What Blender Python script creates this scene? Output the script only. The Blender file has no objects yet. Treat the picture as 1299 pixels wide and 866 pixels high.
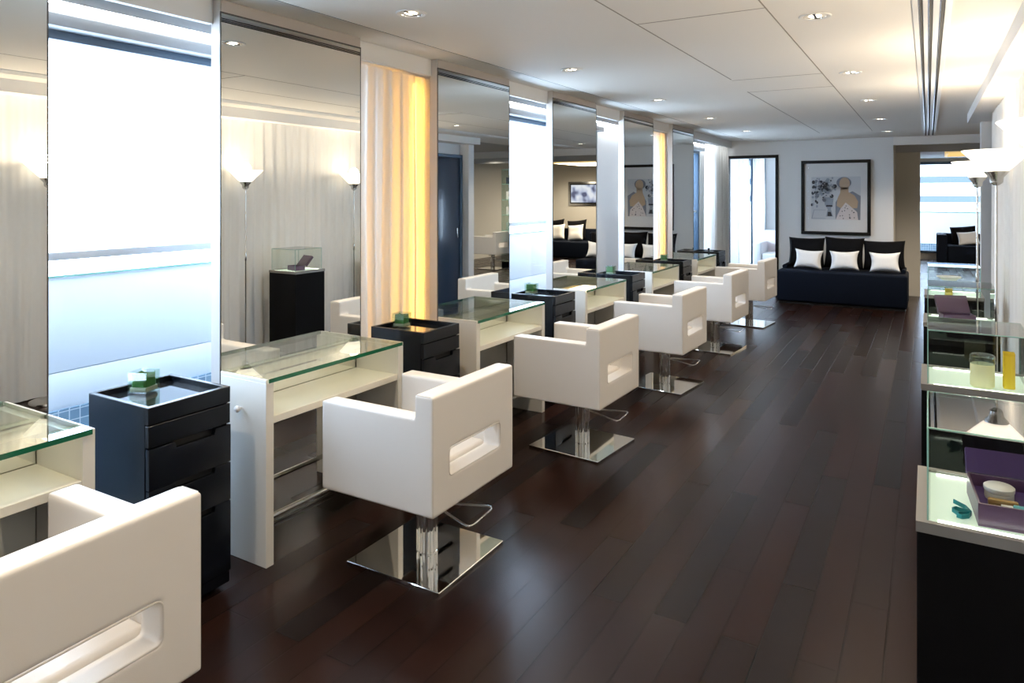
import bpy, bmesh, math, random
from mathutils import Vector, Matrix
random.seed(7)
PI = math.pi
SC = bpy.context.scene
COL = SC.collection
XM = -2.652            # plane of the mirrors
P = 1.575              # station pitch
STN = [0.845 + P * i for i in range(6)]
ZC = 2.38              # main ceiling
YB = 11.45             # back wall

# ------------------------------------------------------------------ materials
MATS = {}
def mat(name, col=(.8, .8, .8), rough=.5, metal=0.0, spec=.5, emit=None, es=0.0, trans=0.0, ior=1.45, coat=0.0, coat_rough=.1, alpha=1.0):
    if name in MATS: return MATS[name]
    m = bpy.data.materials.new(name); m.use_nodes = True
    b = m.node_tree.nodes['Principled BSDF']
    b.inputs['Base Color'].default_value = (*col, 1)
    b.inputs['Roughness'].default_value = rough
    b.inputs['Metallic'].default_value = metal
    b.inputs['Specular IOR Level'].default_value = spec
    b.inputs['IOR'].default_value = ior
    b.inputs['Transmission Weight'].default_value = trans
    b.inputs['Coat Weight'].default_value = coat
    b.inputs['Coat Roughness'].default_value = coat_rough
    b.inputs['Alpha'].default_value = alpha
    if emit:
        b.inputs['Emission Color'].default_value = (*emit, 1)
        b.inputs['Emission Strength'].default_value = es
    MATS[name] = m
    return m

def N(m, t, **k):
    n = m.node_tree.nodes.new(t)
    for a, v in k.items(): setattr(n, a, v)
    return n

def noisy(name, c1, c2, scale=8, rough=.5, bump=0.0, bscale=200, stretch=(1, 1, 1), **k):
    m = mat(name, c1, rough, **k)
    nt = m.node_tree; b = nt.nodes['Principled BSDF']
    tc = N(m, 'ShaderNodeTexCoord'); mp = N(m, 'ShaderNodeMapping'); mp.inputs['Scale'].default_value = stretch
    nt.links.new(tc.outputs['Object'], mp.inputs['Vector'])
    n = N(m, 'ShaderNodeTexNoise'); n.inputs['Scale'].default_value = scale; n.inputs['Detail'].default_value = 4
    nt.links.new(mp.outputs[0], n.inputs['Vector'])
    r = N(m, 'ShaderNodeMix', data_type='RGBA')
    r.inputs[6].default_value = (*c1, 1); r.inputs[7].default_value = (*c2, 1)
    nt.links.new(n.outputs[0], r.inputs[0]); nt.links.new(r.outputs[2], b.inputs['Base Color'])
    if bump:
        n2 = N(m, 'ShaderNodeTexNoise'); n2.inputs['Scale'].default_value = bscale
        nt.links.new(mp.outputs[0], n2.inputs['Vector'])
        bp = N(m, 'ShaderNodeBump'); bp.inputs['Strength'].default_value = bump; bp.inputs['Distance'].default_value = .002
        nt.links.new(n2.outputs[0], bp.inputs['Height']); nt.links.new(bp.outputs[0], b.inputs['Normal'])
    return m

def glassy(name, tint, refl=.09, rough=0.0, frost=0.0):
    """thin architectural glass: tinted see-through with a fresnel sheen"""
    m = bpy.data.materials.new(name); m.use_nodes = True; nt = m.node_tree; nt.nodes.clear()
    out = N(m, 'ShaderNodeOutputMaterial'); mx = N(m, 'ShaderNodeMixShader'); tr = N(m, 'ShaderNodeBsdfTransparent')
    gl = N(m, 'ShaderNodeBsdfGlossy'); gl.inputs['Roughness'].default_value = rough
    tr.inputs[0].default_value = (*tint, 1)
    fr = N(m, 'ShaderNodeLayerWeight'); fr.inputs[0].default_value = .5
    pw = N(m, 'ShaderNodeMath', operation='POWER'); pw.inputs[1].default_value = 4.0; nt.links.new(fr.outputs['Facing'], pw.inputs[0])
    ad = N(m, 'ShaderNodeMath', operation='MULTIPLY_ADD'); ad.inputs[1].default_value = .9; ad.inputs[2].default_value = refl
    nt.links.new(pw.outputs[0], ad.inputs[0]); ad.use_clamp = True
    nt.links.new(ad.outputs[0], mx.inputs[0]); nt.links.new(tr.outputs[0], mx.inputs[1]); nt.links.new(gl.outputs[0], mx.inputs[2])
    nt.links.new(mx.outputs[0], out.inputs[0])
    MATS[name] = m
    return m

def sheer(name, col, trans=.5, clear=.0, emit=None):
    m = bpy.data.materials.new(name); m.use_nodes = True; nt = m.node_tree; nt.nodes.clear()
    out = N(m, 'ShaderNodeOutputMaterial'); mx = N(m, 'ShaderNodeMixShader'); mx2 = N(m, 'ShaderNodeMixShader')
    d = N(m, 'ShaderNodeBsdfDiffuse'); t = N(m, 'ShaderNodeBsdfTranslucent'); tp = N(m, 'ShaderNodeBsdfTransparent')
    tc = N(m, 'ShaderNodeTexCoord'); w = N(m, 'ShaderNodeTexNoise'); mp = N(m, 'ShaderNodeMapping')
    mp.inputs['Scale'].default_value = (260, 260, 260); w.inputs['Scale'].default_value = 1
    nt.links.new(tc.outputs['Object'], mp.inputs[0]); nt.links.new(mp.outputs[0], w.inputs['Vector'])
    c = N(m, 'ShaderNodeMix', data_type='RGBA'); c.inputs[6].default_value = (*[v * .94 for v in col], 1); c.inputs[7].default_value = (*col, 1)
    nt.links.new(w.outputs[0], c.inputs[0])
    nt.links.new(c.outputs[2], d.inputs[0]); nt.links.new(c.outputs[2], t.inputs[0])
    mx.inputs[0].default_value = trans
    nt.links.new(d.outputs[0], mx.inputs[1]); nt.links.new(t.outputs[0], mx.inputs[2])
    mx2.inputs[0].default_value = clear
    nt.links.new(mx.outputs[0], mx2.inputs[1]); nt.links.new(tp.outputs[0], mx2.inputs[2])
    nt.links.new(mx2.outputs[0], out.inputs[0])
    MATS[name] = m
    return m

leather = noisy('white_leather', (.78, .745, .70), (.82, .785, .74), 3, .38, .12, 420)
cream = mat('cream_lacquer', (.82, .80, .735), .28, coat=.3)
cream_in = mat('cream_lacquer_inside', (.82, .79, .69), .3, coat=.3)
chrome = mat('polished_chrome', (.83, .82, .79), .04, 1.0)
steel = mat('satin_steel', (.62, .60, .57), .25, 1.0)
mirror_m = mat('mirror_glass', (.90, .91, .885), .0, 1.0)
edge_dark = mat('mirror_edge', (.05, .05, .045), .4)
blackwood = noisy('black_stained_wood', (.0026, .0046, .0085), (.0040, .0058, .0095), 6, .26, .06, 60, (1, 1, 12), spec=.36)
trayblack = mat('black_glass_tray', (.01, .011, .014), .03, coat=1.0, coat_rough=.02)
notch = mat('notch_black', (.004, .004, .004), .6)
glass_top = glassy('tabletop_glass', (.93, .97, .93), .05)
glass_edge = mat('glass_edge_green', (.010, .105, .050), .12, spec=.4)
case_glass = glassy('showcase_glass', (.965, .985, .975), .02)
case_edge = mat('showcase_glass_edge', (.25, .48, .40), .15, coat=1)
lid_glass = glassy('showcase_lid_glass', (.93, .955, .945), .20)
win_glass = glassy('window_glass', (.96, .985, 1), .01)
clear_glass = glassy('clear_glass', (.90, .97, .94), .10)
leaf = noisy('leaf_green', (.03, .13, .025), (.10, .26, .06), 30, .45)
pebble = mat('pale_pebble', (.55, .52, .42), .6)
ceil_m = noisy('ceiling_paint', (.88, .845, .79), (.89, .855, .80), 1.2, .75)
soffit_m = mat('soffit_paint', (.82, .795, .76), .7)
white_paint = noisy('white_wall_paint', (.72, .725, .725), (.74, .74, .735), 1.5, .7)
beige = noisy('beige_wall_paint', (.66, .615, .53), (.68, .635, .545), 1.5, .75)
greywall = noisy('grey_wall_paint', (.52, .52, .50), (.54, .54, .52), 1.5, .75)
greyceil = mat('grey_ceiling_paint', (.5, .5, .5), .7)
joint = mat('ceiling_joint', (.33, .29, .25), .9)
slot = mat('black_slot', (.012, .012, .012), .7)
vent_blade = mat('vent_blade_metal', (.55, .50, .48), .15, 1.0)
whitemetal = mat('white_enamel', (.86, .85, .83), .35)
frame_blue = mat('dark_anodised_frame', (.05, .085, .13), .4, spec=.4)
boxgrey = mat('blind_box_grey', (.30, .32, .34), .5)
pale_panel = noisy('pale_parapet_panel', (.80, .83, .88), (.84, .87, .91), 1.0, .35)
deckm = noisy('balcony_paving', (.30, .31, .33), (.36, .37, .38), 12, .8)
sheer_white = sheer('sheer_curtain', (.95, .925, .88), .18, .0)
sheer_bay = sheer('bay_curtain', (.88, .85, .80), .55, .04)
navyfab = noisy('navy_upholstery', (.0045, .0065, .013), (.0065, .010, .018), 40, .85, .2, 700, spec=.08)
blackfab = noisy('black_cushion_fabric', (.004, .004, .005), (.007, .007, .008), 40, .8, .2, 700, spec=.08)
whitefab = noisy('white_cushion_fabric', (.80, .80, .80), (.85, .85, .85), 40, .85, .25, 600)
redfab = mat('red_cushion_fabric', (.33, .02, .02), .8)
frame_black = mat('black_frame', (.006, .006, .006), .4, spec=.25)
paper = mat('mount_board', (.72, .725, .73), .35, coat=.4)
pedestal_black = mat('black_pedestal_lacquer', (.004, .004, .0045), .55, spec=.08)
rim_grey = mat('grey_metal_rim', (.24, .23, .215), .4, .3)
glow = mat('lit_frosted_panel', (.55, .66, .58), .3, emit=(.80, 1.0, .80), es=.30)
tube_glow = mat('showcase_lamp_glow', (.9, .95, .9), .3, emit=(.95, 1.0, .86), es=3.2)
purple = mat('purple_card', (.115, .062, .125), .35, coat=.2)
purple_in = mat('deep_purple_lining', (.045, .018, .10), .6)
tealm = mat('teal_ribbon', (.01, .20, .23), .5)
tealtube = mat('turquoise_tube', (.12, .40, .45), .35)
creamwax = sheer('cream_candle', (.97, .93, .72), .55)
yellowglass = sheer('yellow_bottle', (.98, .80, .14), .60)
goldm = mat('gold_card', (.50, .37, .07), .35, .5)
amber = mat('amber_label', (.35, .22, .08), .4)
shade_m = mat('lit_frosted_shade', (.9, .88, .82), .4, emit=(1, .89, .72), es=1.7)
gold_coffer = mat('gold_coffer_glow', (.7, .5, .2), .5, emit=(1, .72, .30), es=.55)
led = mat('led_strip_glow', (1, 1, 1), .5, emit=(.90, .95, 1.0), es=20.0)
warmled = mat('warm_strip_glow', (1, .8, .4), .5, emit=(1, .50, .08), es=30.0)
bulb_m = mat('downlight_bulb_glow', (1, 1, 1), .5, emit=(1, .88, .68), es=6.0)
doorm = mat('navy_door_lacquer', (.010, .022, .045), .3, coat=.3)
tv_black = mat('television_bezel', (.01, .01, .01), .2)
shelf_glass = glassy('shelf_glass', (.85, .95, .92), .1)
prod_white = mat('white_carton', (.72, .74, .72), .5)
prod_green = mat('pale_green_carton', (.35, .47, .42), .5)
prod_blue = mat('dark_blue_carton', (.06, .08, .12), .5)

def tile_mat():
    m = mat('blue_mosaic_tile', (.2, .3, .4), .25); nt = m.node_tree; b = nt.nodes['Principled BSDF']
    tc = N(m, 'ShaderNodeTexCoord'); mp = N(m, 'ShaderNodeMapping'); mp.inputs['Rotation'].default_value = (PI/2, 0, PI/2)
    sx = N(m, 'ShaderNodeSeparateXYZ'); cb = N(m, 'ShaderNodeCombineXYZ'); ad = N(m, 'ShaderNodeMath', operation='ADD')
    nt.links.new(tc.outputs['Object'], sx.inputs[0]); nt.links.new(sx.outputs[0], ad.inputs[0]); nt.links.new(sx.outputs[1], ad.inputs[1])
    nt.links.new(ad.outputs[0], cb.inputs[0]); nt.links.new(sx.outputs[2], cb.inputs[1])
    br = N(m, 'ShaderNodeTexBrick'); br.offset = 0; br.inputs['Scale'].default_value = 1
    br.inputs['Brick Width'].default_value = .05; br.inputs['Row Height'].default_value = .05; br.inputs['Mortar Size'].default_value = .0025
    br.inputs['Color1'].default_value = (.13, .21, .29, 1); br.inputs['Color2'].default_value = (.20, .30, .38, 1); br.inputs['Mortar'].default_value = (.55, .62, .68, 1)
    nt.links.new(cb.outputs[0], br.inputs['Vector']); nt.links.new(br.outputs[0], b.inputs['Base Color'])
    return m
tile = tile_mat()

def floor_mat():
    m = mat('dark_walnut_planks', (.03, .015, .01), .3, spec=.22); nt = m.node_tree; b = nt.nodes['Principled BSDF']
    L = nt.links.new
    tc = N(m, 'ShaderNodeTexCoord'); mp = N(m, 'ShaderNodeMapping'); mp.inputs['Rotation'].default_value = (0, 0, PI/2)
    L(tc.outputs['Object'], mp.inputs[0])
    br = N(m, 'ShaderNodeTexBrick'); br.offset = .37; br.offset_frequency = 2
    br.inputs['Scale'].default_value = 1; br.inputs['Brick Width'].default_value = 1.25; br.inputs['Row Height'].default_value = .125
    br.inputs['Mortar Size'].default_value = .0030; br.inputs['Mortar Smooth'].default_value = .2; br.inputs['Bias'].default_value = 0
    br.inputs['Color1'].default_value = (0, 0, 0, 1); br.inputs['Color2'].default_value = (1, 1, 1, 1); br.inputs['Mortar'].default_value = (.5, .5, .5, 1)
    L(mp.outputs[0], br.inputs['Vector'])
    g = N(m, 'ShaderNodeMapping'); g.inputs['Scale'].default_value = (.5, 8, 1); L(mp.outputs[0], g.inputs[0])
    n = N(m, 'ShaderNodeTexNoise'); n.inputs['Scale'].default_value = 3; n.inputs['Detail'].default_value = 2; n.inputs['Roughness'].default_value = .5
    L(g.outputs[0], n.inputs['Vector'])
    ramp = N(m, 'ShaderNodeValToRGB')
    e = ramp.color_ramp.elements; e[0].color = (.0050, .0024, .0020, 1); e[1].color = (.026, .0100, .0068, 1)
    mx = N(m, 'ShaderNodeMath', operation='MULTIPLY_ADD'); mx.inputs[1].default_value = .62; mx.inputs[2].default_value = -.02
    sp = N(m, 'ShaderNodeSeparateColor'); L(br.outputs[0], sp.inputs[0]); L(sp.outputs[0], mx.inputs[0])
    a2 = N(m, 'ShaderNodeMath', operation='MULTIPLY_ADD'); a2.inputs[1].default_value = .12; L(n.outputs[0], a2.inputs[0]); L(mx.outputs[0], a2.inputs[2])
    L(a2.outputs[0], ramp.inputs[0])
    mo = N(m, 'ShaderNodeMix', data_type='RGBA'); mo.inputs[7].default_value = (.002, .001, .001, 1)
    L(br.outputs['Fac'], mo.inputs[0]); L(ramp.outputs[0], mo.inputs[6]); L(mo.outputs[2], b.inputs['Base Color'])
    rr = N(m, 'ShaderNodeMath', operation='MULTIPLY_ADD'); rr.inputs[1].default_value = -.06; rr.inputs[2].default_value = .30
    L(sp.outputs[0], rr.inputs[0]); L(rr.outputs[0], b.inputs['Roughness'])
    bp = N(m, 'ShaderNodeBump'); bp.inputs['Strength'].default_value = .6; bp.inputs['Distance'].default_value = .0015; bp.invert = True
    L(br.outputs['Fac'], bp.inputs['Height'])
    L(bp.outputs[0], b.inputs['Normal'])
    return m
floor_m = floor_mat()

def screen_mat():
    m = mat('television_picture', (0, 0, 0), .2); nt = m.node_tree; b = nt.nodes['Principled BSDF']
    tc = N(m, 'ShaderNodeTexCoord'); n = N(m, 'ShaderNodeTexNoise'); n.inputs['Scale'].default_value = 4.5; n.inputs['Detail'].default_value = 1
    nt.links.new(tc.outputs['Object'], n.inputs['Vector'])
    r = N(m, 'ShaderNodeValToRGB'); e = r.color_ramp.elements
    e[0].position = .36; e[0].color = (.12, .13, .22, 1); e[1].position = .62; e[1].color = (.85, .88, .95, 1)
    x = e.new(.48); x.color = (.50, .56, .74, 1)
    nt.links.new(n.outputs[0], r.inputs[0]); nt.links.new(r.outputs[0], b.inputs['Emission Color']); b.inputs['Emission Strength'].default_value = .8
    return m
screen = screen_mat()

# ------------------------------------------------------------------ mesh helpers
def finish(name, me, m, parent=None, smooth=None):
    me.name = name
    o = bpy.data.objects.new(name, me); COL.objects.link(o)
    ms = m if isinstance(m, (list, tuple)) else [m]
    for x in ms: me.materials.append(x)
    if smooth is not None:
        me.shade_smooth() if hasattr(me, 'shade_smooth') else None
        me.set_sharp_from_angle(angle=math.radians(smooth))
    if parent: o.parent = parent
    return o

def add_box(bm, x0, x1, y0, y1, z0, z1, bev=0, seg=2, mi=0):
    x0, x1 = min(x0, x1), max(x0, x1); y0, y1 = min(y0, y1), max(y0, y1); z0, z1 = min(z0, z1), max(z0, z1)
    r = bmesh.ops.create_cube(bm, size=1)
    for v in r['verts']:
        v.co = Vector((x0 + (v.co.x + .5) * (x1 - x0), y0 + (v.co.y + .5) * (y1 - y0), z0 + (v.co.z + .5) * (z1 - z0)))
    fs = set(f for v in r['verts'] for f in v.link_faces)
    for f in fs: f.material_index = mi
    if bev:
        es = list(set(e for v in r['verts'] for e in v.link_edges))
        bmesh.ops.bevel(bm, geom=es, offset=bev, segments=seg, profile=.5, affect='EDGES')

def bm_obj(name, bm, m, parent=None, smooth=35):
    me = bpy.data.meshes.new(name); bmesh.ops.recalc_face_normals(bm, faces=bm.faces[:]); bm.to_mesh(me); bm.free()
    return finish(name, me, m, parent, smooth)

def box(name, b, m, parent=None, bev=0, seg=2, smooth=35):
    bm = bmesh.new(); add_box(bm, *b, bev=bev, seg=seg)
    return bm_obj(name, bm, m, parent, smooth)

def boxes(name, bl, m, parent=None, bev=0, seg=2):
    bm = bmesh.new()
    for b in bl: add_box(bm, *b, bev=bev, seg=seg)
    return bm_obj(name, bm, m, parent)

def add_tube(bm, pts, r, seg=12, closed=False):
    pts = [Vector(p) for p in pts]; rings = []; n = len(pts)
    up = None
    for i, p in enumerate(pts):
        a = pts[(i - 1) % n] if (i or closed) else p
        c = pts[(i + 1) % n] if (i < n - 1 or closed) else p
        d = (c - a).normalized()
        if up is None:
            up = Vector((0, 0, 1)) if abs(d.z) < .9 else Vector((1, 0, 0))
        s = d.cross(up)
        if s.length < 1e-4: s = d.cross(Vector((0, 1, 0)))
        s.normalize(); u2 = s.cross(d).normalized(); up = u2
        rr = r[i] if isinstance(r, (list, tuple)) else r
        rings.append([bm.verts.new(p + (s * math.cos(2*PI*k/seg) + u2 * math.sin(2*PI*k/seg)) * rr) for k in range(seg)])
    for i in range(n if closed else n - 1):
        A, B = rings[i], rings[(i + 1) % n]
        for k in range(seg): bm.faces.new((A[k], A[(k+1) % seg], B[(k+1) % seg], B[k]))
    if not closed:
        bm.faces.new(rings[0][::-1]); bm.faces.new(rings[-1])

def add_lathe(bm, prof, c=(0, 0, 0), seg=32, cap=True):
    c = Vector(c); rings = []
    for r, z in prof:
        rings.append([bm.verts.new(c + Vector((r * math.cos(2*PI*k/seg), r * math.sin(2*PI*k/seg), z))) for k in range(seg)])
    for A, B in zip(rings, rings[1:]):
        for k in range(seg): bm.faces.new((A[k], A[(k+1) % seg], B[(k+1) % seg], B[k]))
    if cap:
        if prof[0][0] > 1e-5: bm.faces.new(rings[0][::-1])
        if prof[-1][0] > 1e-5: bm.faces.new(rings[-1])
    bmesh.ops.remove_doubles(bm, verts=bm.verts[:], dist=1e-6)

def lathe(name, prof, m, parent=None, c=(0, 0, 0), seg=32, cap=True):
    bm = bmesh.new(); add_lathe(bm, prof, c, seg, cap)
    return bm_obj(name, bm, m, parent, 40)

def tube(name, pts, r, m, parent=None, seg=12, closed=False):
    bm = bmesh.new(); add_tube(bm, pts, r, seg, closed)
    return bm_obj(name, bm, m, parent, 50)

def rrect(x0, x1, y0, y1, r, n=6):
    out = []
    for cx, cy, a0 in ((x1 - r, y0 + r, -PI/2), (x1 - r, y1 - r, 0), (x0 + r, y1 - r, PI/2), (x0 + r, y0 + r, PI)):
        for k in range(n + 1):
            a = a0 + PI/2 * k / n; out.append((cx + r * math.cos(a), cy + r * math.sin(a)))
    return out

def plate_mesh(loops, thick, bev=0, plane='XY', at=0.0, bres=3):
    """solid plate from 2D loops (first outer, rest holes); thickness centred on `at` along the plane normal"""
    cu = bpy.data.curves.new('tmp', 'CURVE'); cu.dimensions = '2D'; cu.fill_mode = 'BOTH'
    cu.extrude = max(thick / 2 - bev, 1e-5); cu.bevel_depth = bev; cu.bevel_resolution = bres; cu.offset = -bev
    for lp in loops:
        s = cu.splines.new('POLY'); s.points.add(len(lp) - 1); s.use_cyclic_u = True
        for i, (a, b) in enumerate(lp): s.points[i].co = (a, b, 0, 1)
    ob = bpy.data.objects.new('tmp', cu); COL.objects.link(ob)
    dg = bpy.context.evaluated_depsgraph_get(); dg.update()
    me = bpy.data.meshes.new_from_object(ob.evaluated_get(dg))
    bpy.data.objects.remove(ob); bpy.data.curves.remove(cu)
    me.materials.clear()
    for v in me.vertices:
        a, b, c = v.co
        if plane == 'XY': v.co = (a, b, c + at)
        elif plane == 'XZ': v.co = (a, c + at, b)
        else: v.co = (c + at, a, b)              # 'YZ': loop given as (y,z)
    bm = bmesh.new(); bm.from_mesh(me); bmesh.ops.remove_doubles(bm, verts=bm.verts[:], dist=1e-5)
    bmesh.ops.recalc_face_normals(bm, faces=bm.faces[:]); bm.to_mesh(me); bm.free()
    return me

def plate(name, loops, thick, m, parent=None, bev=0, plane='XY', at=0.0):
    return finish(name, plate_mesh(loops, thick, bev, plane, at), m, parent, 35)

def thing(name, label, cat, loc=(0, 0, 0), rz=0, group=None):
    o = bpy.data.objects.new(name, None); COL.objects.link(o)
    o.empty_display_size = .1
    o.location = loc; o.rotation_euler = (0, 0, rz)
    return tag(o, label, cat, group)

def tag(o, label, cat, group=None):
    o['label'] = label; o['category'] = cat
    if group: o['group'] = group
    return o

def struct(o):
    o['kind'] = 'structure'; return o

KIDS = {}
def dup(root, loc=None, rz=None, label=None, group=None, parent=None):
    c = root.copy(); COL.objects.link(c)
    if parent: c.parent = parent
    if loc is not None: c.location = loc
    if rz is not None: c.rotation_euler = (0, 0, rz)
    if label: c['label'] = label
    if group: c['group'] = group
    for ch in list(root.children): dup(ch, parent=c)
    return c

ORD = ['nearest', 'second', 'third', 'fourth', 'fifth', 'farthest']

# ------------------------------------------------------------------ room shell
struct(box('floor', (-3.1, 4.2, -2.6, 20.2, -.06, 0), floor_m))
# main ceiling and the slightly higher strip along the mirrors
struct(box('ceiling', (-2.39, .80, -2.6, YB, ZC, ZC + .10), ceil_m, smooth=None))
struct(box('trim_1', (-3.12, -2.3901, -2.6, YB, 2.405, 2.48), soffit_m, smooth=None))
struct(boxes('trim_2', [(-2.3925, -2.3885, -2.6, YB - .6, z, z + .004) for z in (2.3795, 2.387, 2.395)], slot))
# joints between the ceiling boards
jb = []
def jline(x0, y0, x1, y1): jb.append((x0 - .003, x1 + .003, y0 - .003, y1 + .003, ZC - .0012, ZC + .002))
jline(-.62, -2.5, -.62, 10.2); jline(-1.22, 2.6, -1.22, 5.16); jline(-1.25, 5.83, -1.25, 10.2)
jline(-1.22, 5.2, -.62, 5.2); jline(-1.25, 5.86, -.62, 5.86); jline(-1.22, 3.25, -.62, 3.25)
struct(boxes('trim_3', jb, joint))
# linear ceiling diffuser
vt = thing('ceiling_vent', 'long slotted air vent running down the ceiling over the display cases', 'ceiling vent', (0, 3, ZC))
V = [(-.060, -.037), (-.019, .000), (.020, .045), (.066, .092)]
boxes('frame', [(p_, q_, -5.4, 8.4, -.008, .003) for p_, q_ in V] + [(-.060, .092, 8.38, 8.42, -.0085, .004)], whitemetal, vt, .001, 1)
for p_, q_ in ((-.037, -.019), (.000, .020), (.045, .066)):
    boxes('slot', [(p_ + .001, p_ + .005, -5.4, 8.38, -.006, .0)], vent_blade, vt)
boxes('backing', [(-.058, .090, -5.4, 8.38, -.002, .002)], slot, vt)

# back wall with a door opening
dy0, dy1 = YB, YB + .12
DX0, DX1, DZ = -2.74, -1.99, 2.17
struct(boxes('wall_back', [(-3.12, DX0 - .06, dy0, dy1, 0, 2.48), (DX0 - .06, DX1 + .0, dy0, dy1, DZ, 2.48), (DX1, -.425, dy0, dy1, 0, 2.48)], white_paint))
d1 = struct(boxes('door_1', [(DX0 - .06, DX0 - .01, dy0 - .02, dy1 + .01, 0, DZ), (DX1 - .045, DX1, dy0 - .02, dy1 + .01, 0, DZ), (DX0 - .01, DX1 - .045, dy0 - .02, dy1 + .01, DZ - .045, DZ)], frame_black, None, .002))
# header over the wide opening beside the back wall
struct(box('trim_4', (-.425, 4.1, YB, YB + .10, 2.26, 2.48), soffit_m))
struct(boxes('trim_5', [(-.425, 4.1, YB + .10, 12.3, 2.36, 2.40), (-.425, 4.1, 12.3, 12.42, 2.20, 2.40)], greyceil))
# right hand wall behind the curtain, with soffit, navy door and pillar
struct(box('wall_right', (.62, .74, -2.6, 8.62, 0, 2.48), white_paint))
struct(box('wall_front', (-3.12, .74, -2.72, -2.6, 0, 2.48), white_paint))
struct(box('trim_6', (.35, .62, -2.6, 8.62, 2.285, 2.379), soffit_m))
struct(box('trim_7', (.46, .62, 8.48, 8.62, 0, 2.285), white_paint, None, .003))
d2 = struct(boxes('door_2', [(.575, .62, 7.66, 8.42, .005, 2.08)], doorm, None, .003))
boxes('door_frame', [(.56, .62, 7.61, 7.655, 0, 2.13), (.56, .62, 8.425, 8.47, 0, 2.13), (.56, .62, 7.655, 8.425, 2.085, 2.13)], frame_blue, d2, .002)
boxes('door_handle', [(.560, .576, 8.33, 8.36, .93, 1.07)], steel, d2, .003)
# lounge shell
struct(boxes('wall_lounge_right', [(4.1, 4.2, 8.62, 20.2, 0, 2.6)], greywall))
struct(boxes('wall_lounge_near', [(.74, 4.2, 8.5, 8.62, 0, 2.6)], greywall))
struct(boxes('wall_lounge_left', [(-.52, -.425, YB + .12, 12.36, 0, 2.48), (-1.60, -1.50, 12.36, 20.2, 0, 2.6)], beige))
struct(boxes('wall_return', [(-1.5, -.10, 12.36, 12.48, 0, 2.48)], beige))
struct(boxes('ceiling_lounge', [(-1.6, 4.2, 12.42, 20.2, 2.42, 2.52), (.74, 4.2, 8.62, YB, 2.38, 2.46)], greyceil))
struct(boxes('wall_television', [(1.95, 4.2, 17.6, 17.72, 0, 2.45)], beige))
struct(boxes('wall_lounge_corner', [(1.85, 1.95, 17.6, 20.2, 0, 2.45)], beige))
struct(boxes('wall_lounge_back', [(-1.5, -.5, 19.6, 19.72, 0, 2.45), (-.5, 1.85, 19.6, 19.72, 2.34, 2.45), (-.5, 1.85, 19.6, 19.72, 0, .16)], beige))
w4 = struct(boxes('window_5', [(-.5, -.44, 19.55, 19.62, .16, 2.34), (1.79, 1.85, 19.55, 19.62, .16, 2.34), (-.44, 1.79, 19.55, 19.62, 2.27, 2.34), (-.44, 1.79, 19.55, 19.62, .16, .21)], frame_blue))
box('pane', (-.44, 1.79, 19.58, 19.586, .21, 2.27), win_glass, w4)
# small room behind the door opening
struct(boxes('wall_side_room', [(-4.3, -1.50, 14.8, 14.92, 0, .15), (-4.3, -3.34, 14.8, 14.92, .15, 2.5), (-2.82, -1.5, 14.8, 14.92, .15, 2.5),
                                (-3.34, -2.82, 14.8, 14.92, 2.30, 2.5)], white_paint))
struct(boxes('wall_side_room_right', [(-1.62, -1.50, YB + .12, 14.8, 0, 2.5)], white_paint))
struct(boxes('wall_side_room_left', [(-4.3, -4.2, YB, 14.8, 0, .3), (-4.3, -4.2, YB, 12.2, .3, 2.5), (-4.3, -4.2, 14.3, 14.8, .3, 2.5), (-4.3, -4.2, 12.2, 14.3, 2.3, 2.5)], white_paint))
struct(boxes('wall_side_room_near', [(-4.3, -3.12, YB, YB + .12, 0, 2.5)], white_paint))
struct(box('ceiling_side_room', (-4.3, -1.5, YB + .12, 14.92, 2.48, 2.56), ceil_m))
struct(box('floor_side_room', (-4.3, -3.1, YB, 14.92, -.06, 0), floor_m))
w5 = struct(boxes('window_6', [(-3.34, -3.31, 14.76, 14.82, .15, 2.3), (-2.85, -2.82, 14.76, 14.82, .15, 2.3), (-3.095, -3.045, 14.70, 14.82, .15, 2.3), (-3.31, -2.85, 14.76, 14.82, 2.24, 2.3)], frame_blue))
box('pane', (-3.31, -2.85, 14.79, 14.795, .15, 2.24), win_glass, w5)
w6 = struct(boxes('window_7', [(-4.27, -4.22, 12.2, 12.25, .3, 2.3), (-4.27, -4.22, 14.25, 14.3, .3, 2.3), (-4.27, -4.22, 12.25, 14.25, 2.25, 2.3)], frame_blue))  # unseen window, added to let daylight into the dark side room
box('pane', (-4.25, -4.245, 12.25, 14.25, .3, 2.25), win_glass, w6)

# left facade: piers and windows
piers = [(-2.6, -.20), (2.95, 4.40), (6.78, 7.43), (8.15, 9.35), (10.62, YB)]
BAYS = [(-.20, 2.95), (4.40, 6.78), (7.43, 8.15), (9.35, 10.62)]
struct(boxes('wall_left', [(-3.12, -2.98, a, b_, 0, 2.405) for a, b_ in piers] +
             [(-3.12, -3.0, a, b_, 2.225, 2.405) for a, b_ in BAYS] +
             [(-3.12, -3.0, a, b_, 0, .08) for a, b_ in BAYS], white_paint))
for i, (a, b_) in enumerate(BAYS):
    w = struct(boxes('window_%d' % (i + 1), [(-3.06, -2.99, a, a + .05, .08, 2.225), (-3.06, -2.99, b_ - .05, b_, .08, 2.225),
                                            (-3.06, -2.99, a + .05, b_ - .05, 2.17, 2.225), (-3.06, -2.99, a + .05, b_ - .05, .08, .12)], frame_blue, None, .004))
    box('transom', (-3.045, -3.015, a + .05, b_ - .05, 1.285, 1.318), mat('transom_grey', (.55, .60, .66), .4), w, .003)
    box('pane', (-3.033, -3.027, a + .05, b_ - .05, .12, 2.17), win_glass, w)
    box('blind_box', (-2.985, -2.90, a + .005, b_ - .005, 2.205, 2.255), boxgrey, w, .004)
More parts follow.
